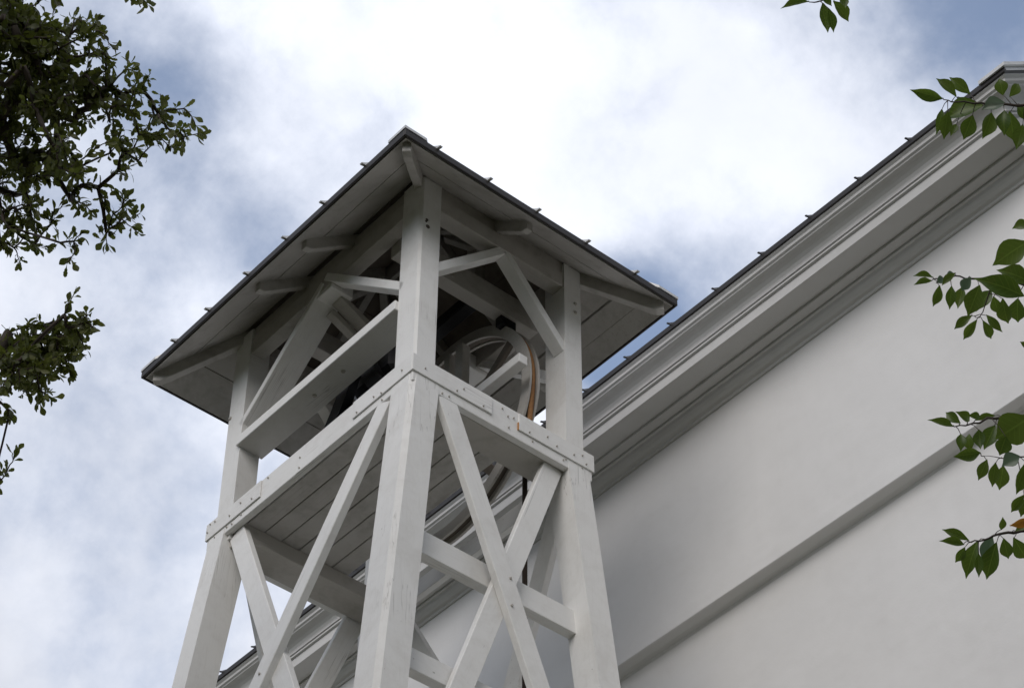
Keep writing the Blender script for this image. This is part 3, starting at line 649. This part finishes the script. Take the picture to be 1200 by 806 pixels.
# ------------------------------------------------------------------ trees
# world positions of branch tips and leaves (stalk end, tip, width)
LEAVES= [(0, [-3.902, -6.881, 6.305], [-3.957, -6.836, 6.277], 0.021, 0), (0, [-3.856, -6.886, 6.333], [-3.821, -6.862, 6.266], 0.0316, 0), (0, [-3.878, -6.92, 6.261], [-3.844, -6.898, 6.214], 0.0208, 0), (0, [-3.776, -6.857, 6.438], [-3.714, -6.849, 6.411], 0.0302, 0), (0, [-3.782, -6.89, 6.415], [-3.769, -6.888, 6.384], 0.0214, 0), (0, [-3.849, -6.882, 6.374], [-3.823, -6.888, 6.345], 0.017, 0), (1, [-3.663, -7.051, 5.97], [-3.744, -7.019, 5.97], 0.0262, 0), (1, [-3.634, -7.07, 5.981], [-3.68, -7.054, 6.029], 0.0243, 0), (1, [-3.529, -7.04, 6.099], [-3.579, -7.023, 6.141], 0.027, 0), (1, [-3.57, -6.979, 6.068], [-3.561, -6.943, 6.011], 0.0228, 0), (1, [-3.622, -7.031, 5.975], [-3.595, -6.986, 5.93], 0.0264, 0), (1, [-3.505, -7.055, 6.062], [-3.553, -6.97, 6.051], 0.0517, 0), (1, [-3.515, -6.975, 6.056], [-3.525, -6.958, 6.019], 0.0187, 0), (1, [-3.533, -7.038, 6.022], [-3.518, -6.988, 5.985], 0.0349, 0), (1, [-3.515, -7.079, 6.008], [-3.512, -7.037, 5.95], 0.0348, 0), (1, [-3.498, -7.104, 6.006], [-3.483, -7.08, 5.947], 0.0307, 0), (1, [-3.424, -7.071, 6.09], [-3.369, -7.032, 6.049], 0.0375, 0), (1, [-3.438, -7.109, 5.996], [-3.429, -7.07, 5.944], 0.0308, 0), (1, [-3.457, -7.083, 6.112], [-3.481, -7.098, 6.145], 0.0291, 0), (1, [-3.447, -7.093, 6.105], [-3.434, -7.12, 6.142], 0.0229, 0), (1, [-3.5, -7.112, 6.025], [-3.538, -7.068, 6.01], 0.0348, 1), (1, [-3.462, -7.119, 6.038], [-3.43, -7.116, 6.008], 0.0226, 0), (2, [-3.609, -6.899, 5.521], [-3.651, -6.876, 5.516], 0.0156, 0), (2, [-3.515, -6.828, 5.627], [-3.557, -6.804, 5.603], 0.016, 0), (2, [-3.606, -6.912, 5.489], [-3.592, -6.873, 5.457], 0.0213, 0), (2, [-3.557, -6.927, 5.549], [-3.567, -6.89, 5.529], 0.0176, 0), (2, [-3.524, -6.886, 5.56], [-3.507, -6.857, 5.515], 0.0217, 0), (2, [-3.428, -6.849, 5.649], [-3.422, -6.82, 5.6], 0.0242, 0), (2, [-3.556, -6.889, 5.564], [-3.571, -6.878, 5.543], 0.0177, 1), (2, [-3.511, -6.888, 5.609], [-3.527, -6.875, 5.594], 0.0159, 1), (2, [-3.515, -6.937, 5.555], [-3.51, -6.901, 5.541], 0.0235, 1), (2, [-3.497, -6.944, 5.536], [-3.483, -6.886, 5.486], 0.0392, 0), (2, [-3.386, -6.898, 5.627], [-3.403, -6.856, 5.577], 0.0281, 0), (2, [-3.446, -7.021, 5.474], [-3.559, -6.975, 5.493], 0.0446, 0), (2, [-3.392, -7.027, 5.686], [-3.427, -6.941, 5.649], 0.0539, 0), (2, [-3.424, -7.029, 5.527], [-3.5, -6.999, 5.541], 0.041, 0), (2, [-3.493, -7.106, 5.613], [-3.521, -7.074, 5.603], 0.0234, 0), (2, [-3.519, -6.924, 5.439], [-3.53, -6.876, 5.423], 0.0194, 0), (2, [-3.382, -6.841, 5.576], [-3.371, -6.784, 5.557], 0.0201, 0), (2, [-3.395, -6.864, 5.548], [-3.345, -6.844, 5.532], 0.02, 0), (2, [-3.499, -6.948, 5.436], [-3.459, -6.955, 5.4], 0.0174, 0), (2, [-3.367, -6.887, 5.628], [-3.33, -6.867, 5.607], 0.0242, 0), (2, [-3.43, -6.954, 5.53], [-3.379, -6.921, 5.503], 0.0315, 0), (2, [-3.372, -6.956, 5.566], [-3.336, -6.919, 5.536], 0.0397, 0), (2, [-3.35, -6.948, 5.432], [-3.382, -6.944, 5.428], 0.0137, 0), (3, [-3.471, -6.788, 5.221], [-3.533, -6.767, 5.22], 0.0172, 0), (3, [-3.471, -6.809, 5.216], [-3.494, -6.79, 5.25], 0.021, 0), (3, [-3.466, -6.83, 5.212], [-3.514, -6.832, 5.211], 0.021, 0), (3, [-3.495, -6.881, 5.173], [-3.528, -6.871, 5.164], 0.0151, 0), (3, [-3.359, -6.827, 5.294], [-3.394, -6.792, 5.281], 0.0156, 0), (3, [-3.474, -6.807, 5.185], [-3.469, -6.795, 5.143], 0.0209, 0), (3, [-3.355, -6.745, 5.296], [-3.338, -6.727, 5.264], 0.0236, 0), (3, [-3.434, -6.822, 5.142], [-3.491, -6.788, 5.12], 0.0265, 0), (3, [-3.483, -6.863, 5.155], [-3.471, -6.85, 5.112], 0.0245, 0), (3, [-3.366, -6.826, 5.261], [-3.371, -6.788, 5.209], 0.0329, 0), (3, [-3.433, -6.896, 5.142], [-3.425, -6.864, 5.111], 0.0339, 0), (3, [-3.379, -6.932, 5.207], [-3.401, -6.844, 5.187], 0.0684, 0), (3, [-3.429, -6.833, 5.118], [-3.422, -6.795, 5.085], 0.0227, 0), (3, [-3.312, -6.772, 5.216], [-3.295, -6.739, 5.172], 0.0233, 0), (3, [-3.262, -6.757, 5.245], [-3.244, -6.721, 5.203], 0.0314, 0), (3, [-3.359, -6.871, 5.143], [-3.382, -6.835, 5.123], 0.0323, 1), (3, [-3.374, -6.897, 5.102], [-3.362, -6.844, 5.046], 0.0339, 0), (3, [-3.311, -6.833, 5.082], [-3.303, -6.783, 5.066], 0.0209, 0), (3, [-3.212, -6.769, 5.167], [-3.203, -6.737, 5.135], 0.0214, 0), (4, [-3.251, -6.712, 5.087], [-3.27, -6.736, 5.101], 0.0155, 0), (4, [-3.183, -6.741, 5.138], [-3.217, -6.713, 5.117], 0.0195, 2), (4, [-3.264, -6.63, 5.1], [-3.312, -6.594, 5.13], 0.0195, 0), (4, [-3.283, -6.628, 5.079], [-3.345, -6.606, 5.071], 0.0194, 0), (4, [-3.157, -6.537, 5.195], [-3.156, -6.501, 5.17], 0.0201, 0), (4, [-3.131, -6.557, 5.215], [-3.115, -6.494, 5.147], 0.0343, 0), (4, [-3.124, -6.596, 5.211], [-3.113, -6.545, 5.174], 0.0301, 1), (4, [-3.127, -6.607, 5.183], [-3.097, -6.539, 5.127], 0.038, 0), (4, [-3.193, -6.599, 5.119], [-3.181, -6.579, 5.065], 0.0178, 0), (4, [-3.21, -6.686, 5.102], [-3.168, -6.66, 5.079], 0.0273, 0), (4, [-3.085, -6.626, 5.208], [-3.022, -6.61, 5.184], 0.0342, 0), (4, [-3.177, -6.698, 5.132], [-3.154, -6.728, 5.152], 0.0196, 0)]
TWIGS= [(0, [[-3.378, -7.395, 6.455], [-3.682, -7.098, 6.422], [-3.79, -6.964, 6.387], [-3.831, -6.898, 6.363], [-3.856, -6.869, 6.356], [-3.87, -6.856, 6.355]]), (1, [[-3.274, -7.326, 6.042], [-3.441, -7.159, 6.021], [-3.497, -7.114, 6.022], [-3.543, -7.074, 6.022], [-3.592, -7.037, 6.024], [-3.617, -7.021, 6.029]]), (2, [[-3.187, -7.147, 5.553], [-3.367, -7.007, 5.562], [-3.41, -6.982, 5.57], [-3.459, -6.948, 5.577], [-3.496, -6.919, 5.578], [-3.521, -6.902, 5.581], [-3.559, -6.864, 5.576]]), (2, [[-3.451, -6.952, 5.574], [-3.443, -6.917, 5.541], [-3.437, -6.886, 5.513], [-3.452, -6.877, 5.515]]), (3, [[-3.133, -7.026, 5.204], [-3.331, -6.917, 5.25], [-3.401, -6.853, 5.245], [-3.433, -6.814, 5.235], [-3.461, -6.783, 5.23]]), (3, [[-3.16, -6.969, 5.176], [-3.311, -6.849, 5.182], [-3.347, -6.817, 5.18], [-3.385, -6.788, 5.183]]), (4, [[-2.969, -6.893, 5.204], [-3.129, -6.701, 5.159], [-3.164, -6.666, 5.154], [-3.186, -6.64, 5.148], [-3.205, -6.613, 5.14], [-3.224, -6.596, 5.14]])]
ELL= [([-3.795, -1.646, 11.301], 0.352, 0.242, 3.24), ([-3.664, -1.602, 10.998], 0.348, 0.239, 2.88), ([-3.391, -1.678, 11.075], 0.176, 0.22, 2.7), ([-3.525, -2.014, 11.101], 0.108, 0.151, 1.44), ([-3.234, -1.9, 10.962], 0.165, 0.196, 1.62), ([-3.035, -1.929, 10.888], 0.183, 0.122, 1.44), ([-3.019, -2.172, 10.588], 0.093, 0.059, 1.26), ([-3.031, -1.608, 10.903], 0.168, 0.133, 1.26), ([-3.463, -1.218, 10.92], 0.266, 0.244, 2.7), ([-3.442, -1.814, 10.362], 0.147, 0.147, 1.62), ([-3.116, -1.321, 10.786], 0.111, 0.156, 1.08), ([-2.918, -1.414, 10.718], 0.142, 0.098, 0.9), ([-3.334, -1.212, 10.496], 0.218, 0.153, 1.44), ([-3.295, -1.617, 10.073], 0.104, 0.063, 0.81), ([-3.299, -0.975, 10.55], 0.088, 0.088, 1.08), ([-3.52, -2.459, 10.99], 0.118, 0.034, 0.9), ([-2.907, -1.318, 10.642], 0.053, 0.089, 0.54), ([-3.009, -0.954, 10.072], 0.183, 0.122, 3.6), ([-3.061, -1.424, 9.781], 0.1, 0.075, 2.88), ([-3.141, -1.085, 9.687], 0.147, 0.126, 3.24), ([-2.869, -0.959, 9.945], 0.113, 0.078, 1.62), ([-3.021, -0.939, 9.955], 0.195, 0.13, 1.8), ([-2.985, -0.616, 9.878], 0.066, 0.14, 2.16), ([-2.782, -0.317, 9.714], 0.04, 0.089, 1.98), ([-2.959, -1.346, 9.833], 0.051, 0.076, 0.9), ([-3.014, -1.204, 9.508], 0.075, 0.058, 0.72), ([-4.002, -1.107, 11.152], 0.399, 0.532, 0.9), ([-4.174, -2.296, 11.165], 0.5, 0.229, 1.26), ([-3.361, -0.477, 10.169], 0.265, 0.442, 0.81), ([-4.119, -0.981, 10.199], 0.336, 0.84, 0.45), ([-3.596, 0.072, 9.812], 0.352, 0.66, 0.36)]
OAKX, OAKY, OAK_DENS = -6.2, 0.8, 420
def leaf_mesh(name, widths, fold, curl, stem=0.0, seed=0):
    """leaf along +X, unit length, unit width; widths = half width at stations"""
    rn = random.Random(seed); n = len(widths) - 1
    V, Fc = [], []
    for i, w in enumerate(widths):
        t = i / n; z = curl * math.sin(t * math.pi * 0.9) - curl * 0.6 * t * t
        V.append((t, 0, z)); V.append((t, w, z + fold * w + rn.uniform(-.012, .012))); V.append((t, -w, z + fold * w + rn.uniform(-.012, .012)))
    for i in range(n):
        a, b = 3 * i, 3 * i + 3
        Fc.append((a, b, b + 1, a + 1)); Fc.append((a, a + 2, b + 2, b))
    me = bpy.data.meshes.new(name); me.from_pydata(V, [], Fc)
    for p in me.polygons: p.use_smooth = True
    return me
OV = [0.02, 0.17, 0.33, 0.44, 0.48, 0.44, 0.31, 0.12, 0.006]
broad = [leaf_mesh('leaf', OV, f, c, seed=s) for s, (f, c) in enumerate(((0.35, 0.10), (0.5, -0.06), (0.25, 0.16), (0.42, 0.04)))]
for i, mt in enumerate((M_LEAF, M_LEAF, M_LEAF, M_LEAF)): broad[i].materials.append(mt)
special = {}
for c, mt in ((1, M_LEAFP), (2, M_LEAFO)):
    special[c] = leaf_mesh('leaf', OV, 0.4, 0.1, seed=9); special[c].materials.append(mt)
def leaf_matrix(base, tip, width, face, roll=0.0):
    base, tip = Vector(base), Vector(tip); x = tip - base; L = x.length; x.normalize()
    z = Vector(face); z = (z - x * z.dot(x)).normalized(); z = Matrix.Rotation(roll, 3, x) @ z; y = z.cross(x)
    return Matrix(((x.x * L, y.x * width, z.x * L, base.x), (x.y * L, y.y * width, z.y * L, base.y), (x.z * L, y.z * width, z.z * L, base.z), (0, 0, 0, 1)))

# tree with broad pointed leaves reaching in from beside the camera
rt = empty('leafy_tree', 'green tree with broad pointed leaves, whose branch tips hang before the white church wall', 'tree', (-1.9, -7.7, 0))
trunk_pts = [(-1.9, -7.7, -0.1), (-1.92, -7.72, 1.5), (-1.86, -7.68, 3.2), (-1.9, -7.74, 4.8), (-1.95, -7.70, 6.6), (-1.92, -7.66, 8.2)]
tube('trunk', trunk_pts, [0.19, 0.15, 0.13, 0.11, 0.08, 0.045], M_BARK, rt, 12)
tw_bm = bmesh.new()
def tip_along(pts, i, t): return Vector(pts[i]).lerp(Vector(pts[i + 1]), t)
roots = {}
for k, pts in TWIGS:
    pts = [Vector(p) for p in pts]; n = len(pts)
    main = k not in roots
    r_b = 0.0048 if main else 0.0022
    rads = [r_b * (1 - 0.75 * i / (n - 1)) for i in range(n)]
    sm, sr_ = [], []
    for i in range(n - 1):
        for q in range(3):
            t = q / 3; p = pts[i].lerp(pts[i + 1], t); 
            if 0 < i: p += Vector((random.uniform(-1, 1), random.uniform(-1, 1), random.uniform(-1, 1))) * 0.0025
            sm.append(p); sr_.append(rads[i] * (1 - t) + rads[i + 1] * t)
    sm.append(pts[-1]); sr_.append(rads[-1])
    tube_into(tw_bm, sm, sr_, 6)
    if main: roots[k] = (pts, sm)
for k, (pts, sm) in roots.items():
    e = pts[0]; z0 = max(3.4, e.z - 0.9)
    a = Vector((-1.9, -7.71, z0)); mid = a.lerp(e, 0.5) + Vector((0, 0, 0.16))
    tube('limb', [a, a.lerp(mid, 0.5) + Vector((0.02, -0.03, 0.03)), mid, mid.lerp(e, 0.6), e], [0.05, 0.04, 0.026, 0.014, 0.0049], M_BARK, rt, 8)
view = (CAMP - Vector((-2.7, -6.3, 5.5))).normalized()
rl_ = random.Random(5)
all_tw = {}
for k, pts in TWIGS: all_tw.setdefault(k, []).extend([Vector(p) for p in pts])
for k, b, t, w, c in LEAVES:
    b, t = Vector(b), Vector(t)
    face = view + Vector((rl_.uniform(-1, 1), rl_.uniform(-1, 1), rl_.uniform(-1, 1))) * 0.28
    me = special[c] if c else rl_.choice(broad)
    wd = w * 1.2
    m = leaf_matrix(b, t, wd, face, rl_.uniform(-0.25, 0.25))
    put('leaf', me, M_LEAF, rt, m)
    # leaf stalk to the nearest place on its twig
    segs = []
    for kk, pts in TWIGS:
        if kk != k: continue
        P_ = [Vector(p) for p in pts]
        for i in range(len(P_) - 1):
            d = P_[i + 1] - P_[i]; s_ = max(0, min(1, (b - P_[i]).dot(d) / d.length_squared)); q = P_[i] + d * s_
            segs.append(((q - b).length, q))
    dist, q = min(segs, key=lambda s: s[0])
    if dist < 0.12:
        tube_into(tw_bm, [q, q.lerp(b, 0.5) + Vector((0, 0, 0.004)), b + (t - b) * 0.05], [0.0013, 0.0010, 0.0008], 5)
tw = put('twigs', bm_mesh(tw_bm, 'twigs', True), M_TWIG, rt, Matrix.Identity(4)); tw['kind'] = 'stuff'
# the rest of that tree's crown, all outside the photograph: one mass of the same leaves
def leaf_mass(name, mats_mesh, items, mat, parent):
    V, Fc = [], []
    src = mats_mesh
    cache = [([tuple(v.co) for v in m.vertices], [tuple(p.vertices) for p in m.polygons]) for m in src]
    for m, idx in items:
        vs0, fs0 = cache[idx]; o = len(V)
        for v in vs0:
            V.append(tuple(m @ Vector(v)))
        for f in fs0: Fc.append(tuple(i + o for i in f))
    me = bpy.data.meshes.new(name); me.from_pydata(V, [], Fc)
    for p in me.polygons: p.use_smooth = True
    o = put(name, me, mat, parent, Matrix.Identity(4)); o['kind'] = 'stuff'; return o
def rdir(rn):
    while True:
        v = Vector((rn.uniform(-1, 1), rn.uniform(-1, 1), rn.uniform(-1, 1)))
        if 0.05 < v.length < 1: return v.normalized()
rn = random.Random(21); items = []
for cx, cy, cz, r_, cnt in ((-1.5, -7.6, 7.6, 0.9, 420), (-1.2, -8.1, 6.2, 0.7, 260), (-1.0, -7.2, 5.4, 0.6, 200)):
    for i in range(cnt):
        p = Vector((cx, cy, cz)) + rdir(rn) * r_ * rn.random() ** 0.4
        d = (rdir(rn) + Vector((0, 0, -0.6))).normalized(); L = rn.uniform(0.05, 0.085)
        items.append((leaf_matrix(p, p + d * L, L * 0.5, rdir(rn) + Vector((0, 0, 0.8))), rn.randrange(4)))
leaf_mass('foliage', broad, items, M_LEAF, rt)

# water oak on the far side, dark against the sky
oak = empty('oak_tree', 'dark oak tree with small narrow leaves seen against the bright cloudy sky', 'tree', (OAKX, OAKY, 0))
SP = [0.012, 0.018, 0.030, 0.055, 0.10, 0.16, 0.20, 0.19, 0.12, 0.02]
SP2 = [0.012, 0.018, 0.028, 0.06, 0.13, 0.12, 0.19, 0.15, 0.16, 0.04]
SPN = [0.012, 0.03, 0.065, 0.12, 0.16, 0.165, 0.12, 0.03]
oakm = [leaf_mesh('leaf', [w * 1.0 for w in s], f, c, seed=i) for i, (s, f, c) in enumerate(((SP, .15, .12), (SP2, .2, -.08), (SPN, .15, .16), (SP, .25, .04)))]
for m in oakm: m.materials.append(M_OAK)
tube('trunk', [(OAKX, OAKY, -0.1), (OAKX + .05, OAKY, 2.5), (OAKX + .1, OAKY - .08, 5.5), (OAKX + .05, OAKY - .1, 8.5), (OAKX + .2, OAKY - .2, 11.2), (OAKX + .3, OAKY - .3, 13)], [0.42, 0.34, 0.30, 0.24, 0.15, 0.07], M_BARK, oak, 14)
ro = random.Random(77)
ELL = ELL + [([-5.9, 0.5, 13.2], 1.6, 1.1, 0.13), ([-6.6, 1.5, 11.9], 1.3, 1.0, 0.13), ([-7.4, 0.2, 12.4], 1.2, 0.9, 0.12)]
RIGHT_, UPV_, FWD_ = right, upv, fwd
tips = []
for (c, rx, ry, dens) in ELL:
    c = Vector(c); area = rx * ry
    cnt = max(3, int(area * dens * OAK_DENS))
    for i in range(cnt):
        v = rdir(ro) * ro.random() ** 0.45
        tips.append(c + RIGHT_ * v.x * rx + UPV_ * v.y * ry + FWD_ * v.z * max(rx, ry) * 1.1)
rootp = Vector((OAKX + .1, OAKY - .1, 8.9)); root2 = Vector((OAKX + .12, OAKY - .15, 10.4))
nodes = [(rootp, -1), (root2, 0)]
tips.sort(key=lambda p: (p - root2).length)
import bisect
pos = [rootp, root2]; par = [-1, 0]; isleaf = set()
for tp in tips:
    best = None
    for i, p in enumerate(pos):
        d = (tp - p).length_squared
        # prefer joining a node that lies towards the trunk, so that twigs run outward
        pen = d * (1.0 + 0.9 * max(0.0, ((p - root2).length - (tp - root2).length)))
        if best is None or pen < best[0]: best = (pen, i)
    i = best[1]; d = (tp - pos[i]).length
    nseg = max(1, int(d / 0.22)); last = i
    for s in range(1, nseg + 1):
        t = s / nseg; q = pos[i].lerp(tp, t)
        if s < nseg: q = q + rdir(ro) * 0.03 + Vector((0, 0, 0.03 * math.sin(math.pi * t)))
        pos.append(q); par.append(last); last = len(pos) - 1
    isleaf.add(last)
for i in list(isleaf):
    if ro.random() < 0.55: continue
    p = pos[i]; out_ = (p - pos[par[i]]).normalized()
    d = (out_ * 0.8 + rdir(ro) * 0.7 + Vector((0, 0, -0.35))).normalized(); L = ro.uniform(0.05, 0.13)
    q1 = p + d * L * 0.5; d2 = (d + rdir(ro) * 0.35).normalized(); q2 = q1 + d2 * L * 0.5
    pos.append(q1); par.append(i); pos.append(q2); par.append(len(pos) - 2); isleaf.add(len(pos) - 1)
cntd = [1] * len(pos)
for i in range(len(pos) - 1, 0, -1): cntd[par[i]] += cntd[i]
rad = [0.0022 * c ** 0.5 for c in cntd]
bm_t = bmesh.new(); limbs = []
for i in range(1, len(pos)):
    a, b = pos[par[i]], pos[i]
    r0 = min(rad[par[i]], rad[i] * 1.4)
    if rad[i] > 0.02: limbs.append((a, b, r0, rad[i]))
    else: tube_into(bm_t, [a, a.lerp(b, .5) + rdir(ro) * 0.006, b], [r0, (r0 + rad[i]) / 2, rad[i]], 5)
bm_l = bmesh.new()
for a, b, r0, r1 in limbs: tube_into(bm_l, [a, b], [r0, r1], 7)
if limbs:
    lo = put('limbs', bm_mesh(bm_l, 'limbs', True), M_BARK, oak, Matrix.Identity(4)); lo['kind'] = 'stuff'
to = put('twigs', bm_mesh(bm_t, 'twigs', True), M_TWIG, oak, Matrix.Identity(4)); to['kind'] = 'stuff'
leaves = []
for i in isleaf:
    p = pos[i]; pd = (p - pos[par[i]])
    if pd.length < 1e-4: pd = Vector((0, 0, 1))
    pd.normalize()
    for q in range(ro.randint(6, 10)):
        d = (pd * 0.75 + rdir(ro) * 0.8 + Vector((0, 0, -0.25))).normalized(); L = ro.uniform(0.046, 0.082)
        b = p - pd * ro.uniform(0, 0.07)
        nrm = rdir(ro) + Vector((0, 0, 0.7))
        leaves.append((leaf_matrix(b, b + d * L, L * ro.uniform(0.9, 1.15), nrm), ro.randrange(4), b + d * L * .5))
# leaves sit along the thinner twigs too
for i in range(2, len(pos)):
    if i in isleaf or rad[i] > 0.012: continue
    for q in range(ro.randint(0, 2)):
        d = ((pos[i] - pos[par[i]]).normalized() * 0.6 + rdir(ro)).normalized(); L = ro.uniform(0.04, 0.07)
        leaves.append((leaf_matrix(pos[i], pos[i] + d * L, L, rdir(ro) + Vector((0, 0, 0.7))), ro.randrange(4), pos[i]))
def in_view(p):
    v = p - CAMP; z = v.dot(FWD_); u = 600 + 2785 * v.dot(RIGHT_) / z; w = 403 - 2785 * v.dot(UPV_) / z
    return 0 <= u <= 1200 and 0 <= w <= 806
vis = [l for l in leaves if in_view(l[2])]; vis.sort(key=lambda l: (l[2] - CAMP).length)
near = set(id(l) for l in vis[:300])
for l in vis[:300]: put('leaf', oakm[l[1]], M_OAK, oak, l[0])
leaf_mass('foliage', oakm, [(l[0], l[1]) for l in leaves if id(l) not in near], M_OAK, oak)
# small dark acorns on the twigs
bm = bmesh.new()
acs = [pos[i] for i in range(2, len(pos)) if rad[i] < 0.008 and in_view(pos[i])]
ac_me = None
for p in ro.sample(acs, min(26, len(acs))):
    if ac_me is None:
        bmesh.ops.create_icosphere(bm, subdivisions=1, radius=0.009); ac_me = bm_mesh(bm, 'acorn', True); ac_me.materials.append(M_BERRY)
    put('acorn', ac_me, M_BERRY, oak, Matrix.Translation(p + rdir(ro) * 0.012 + Vector((0, 0, -0.006))))
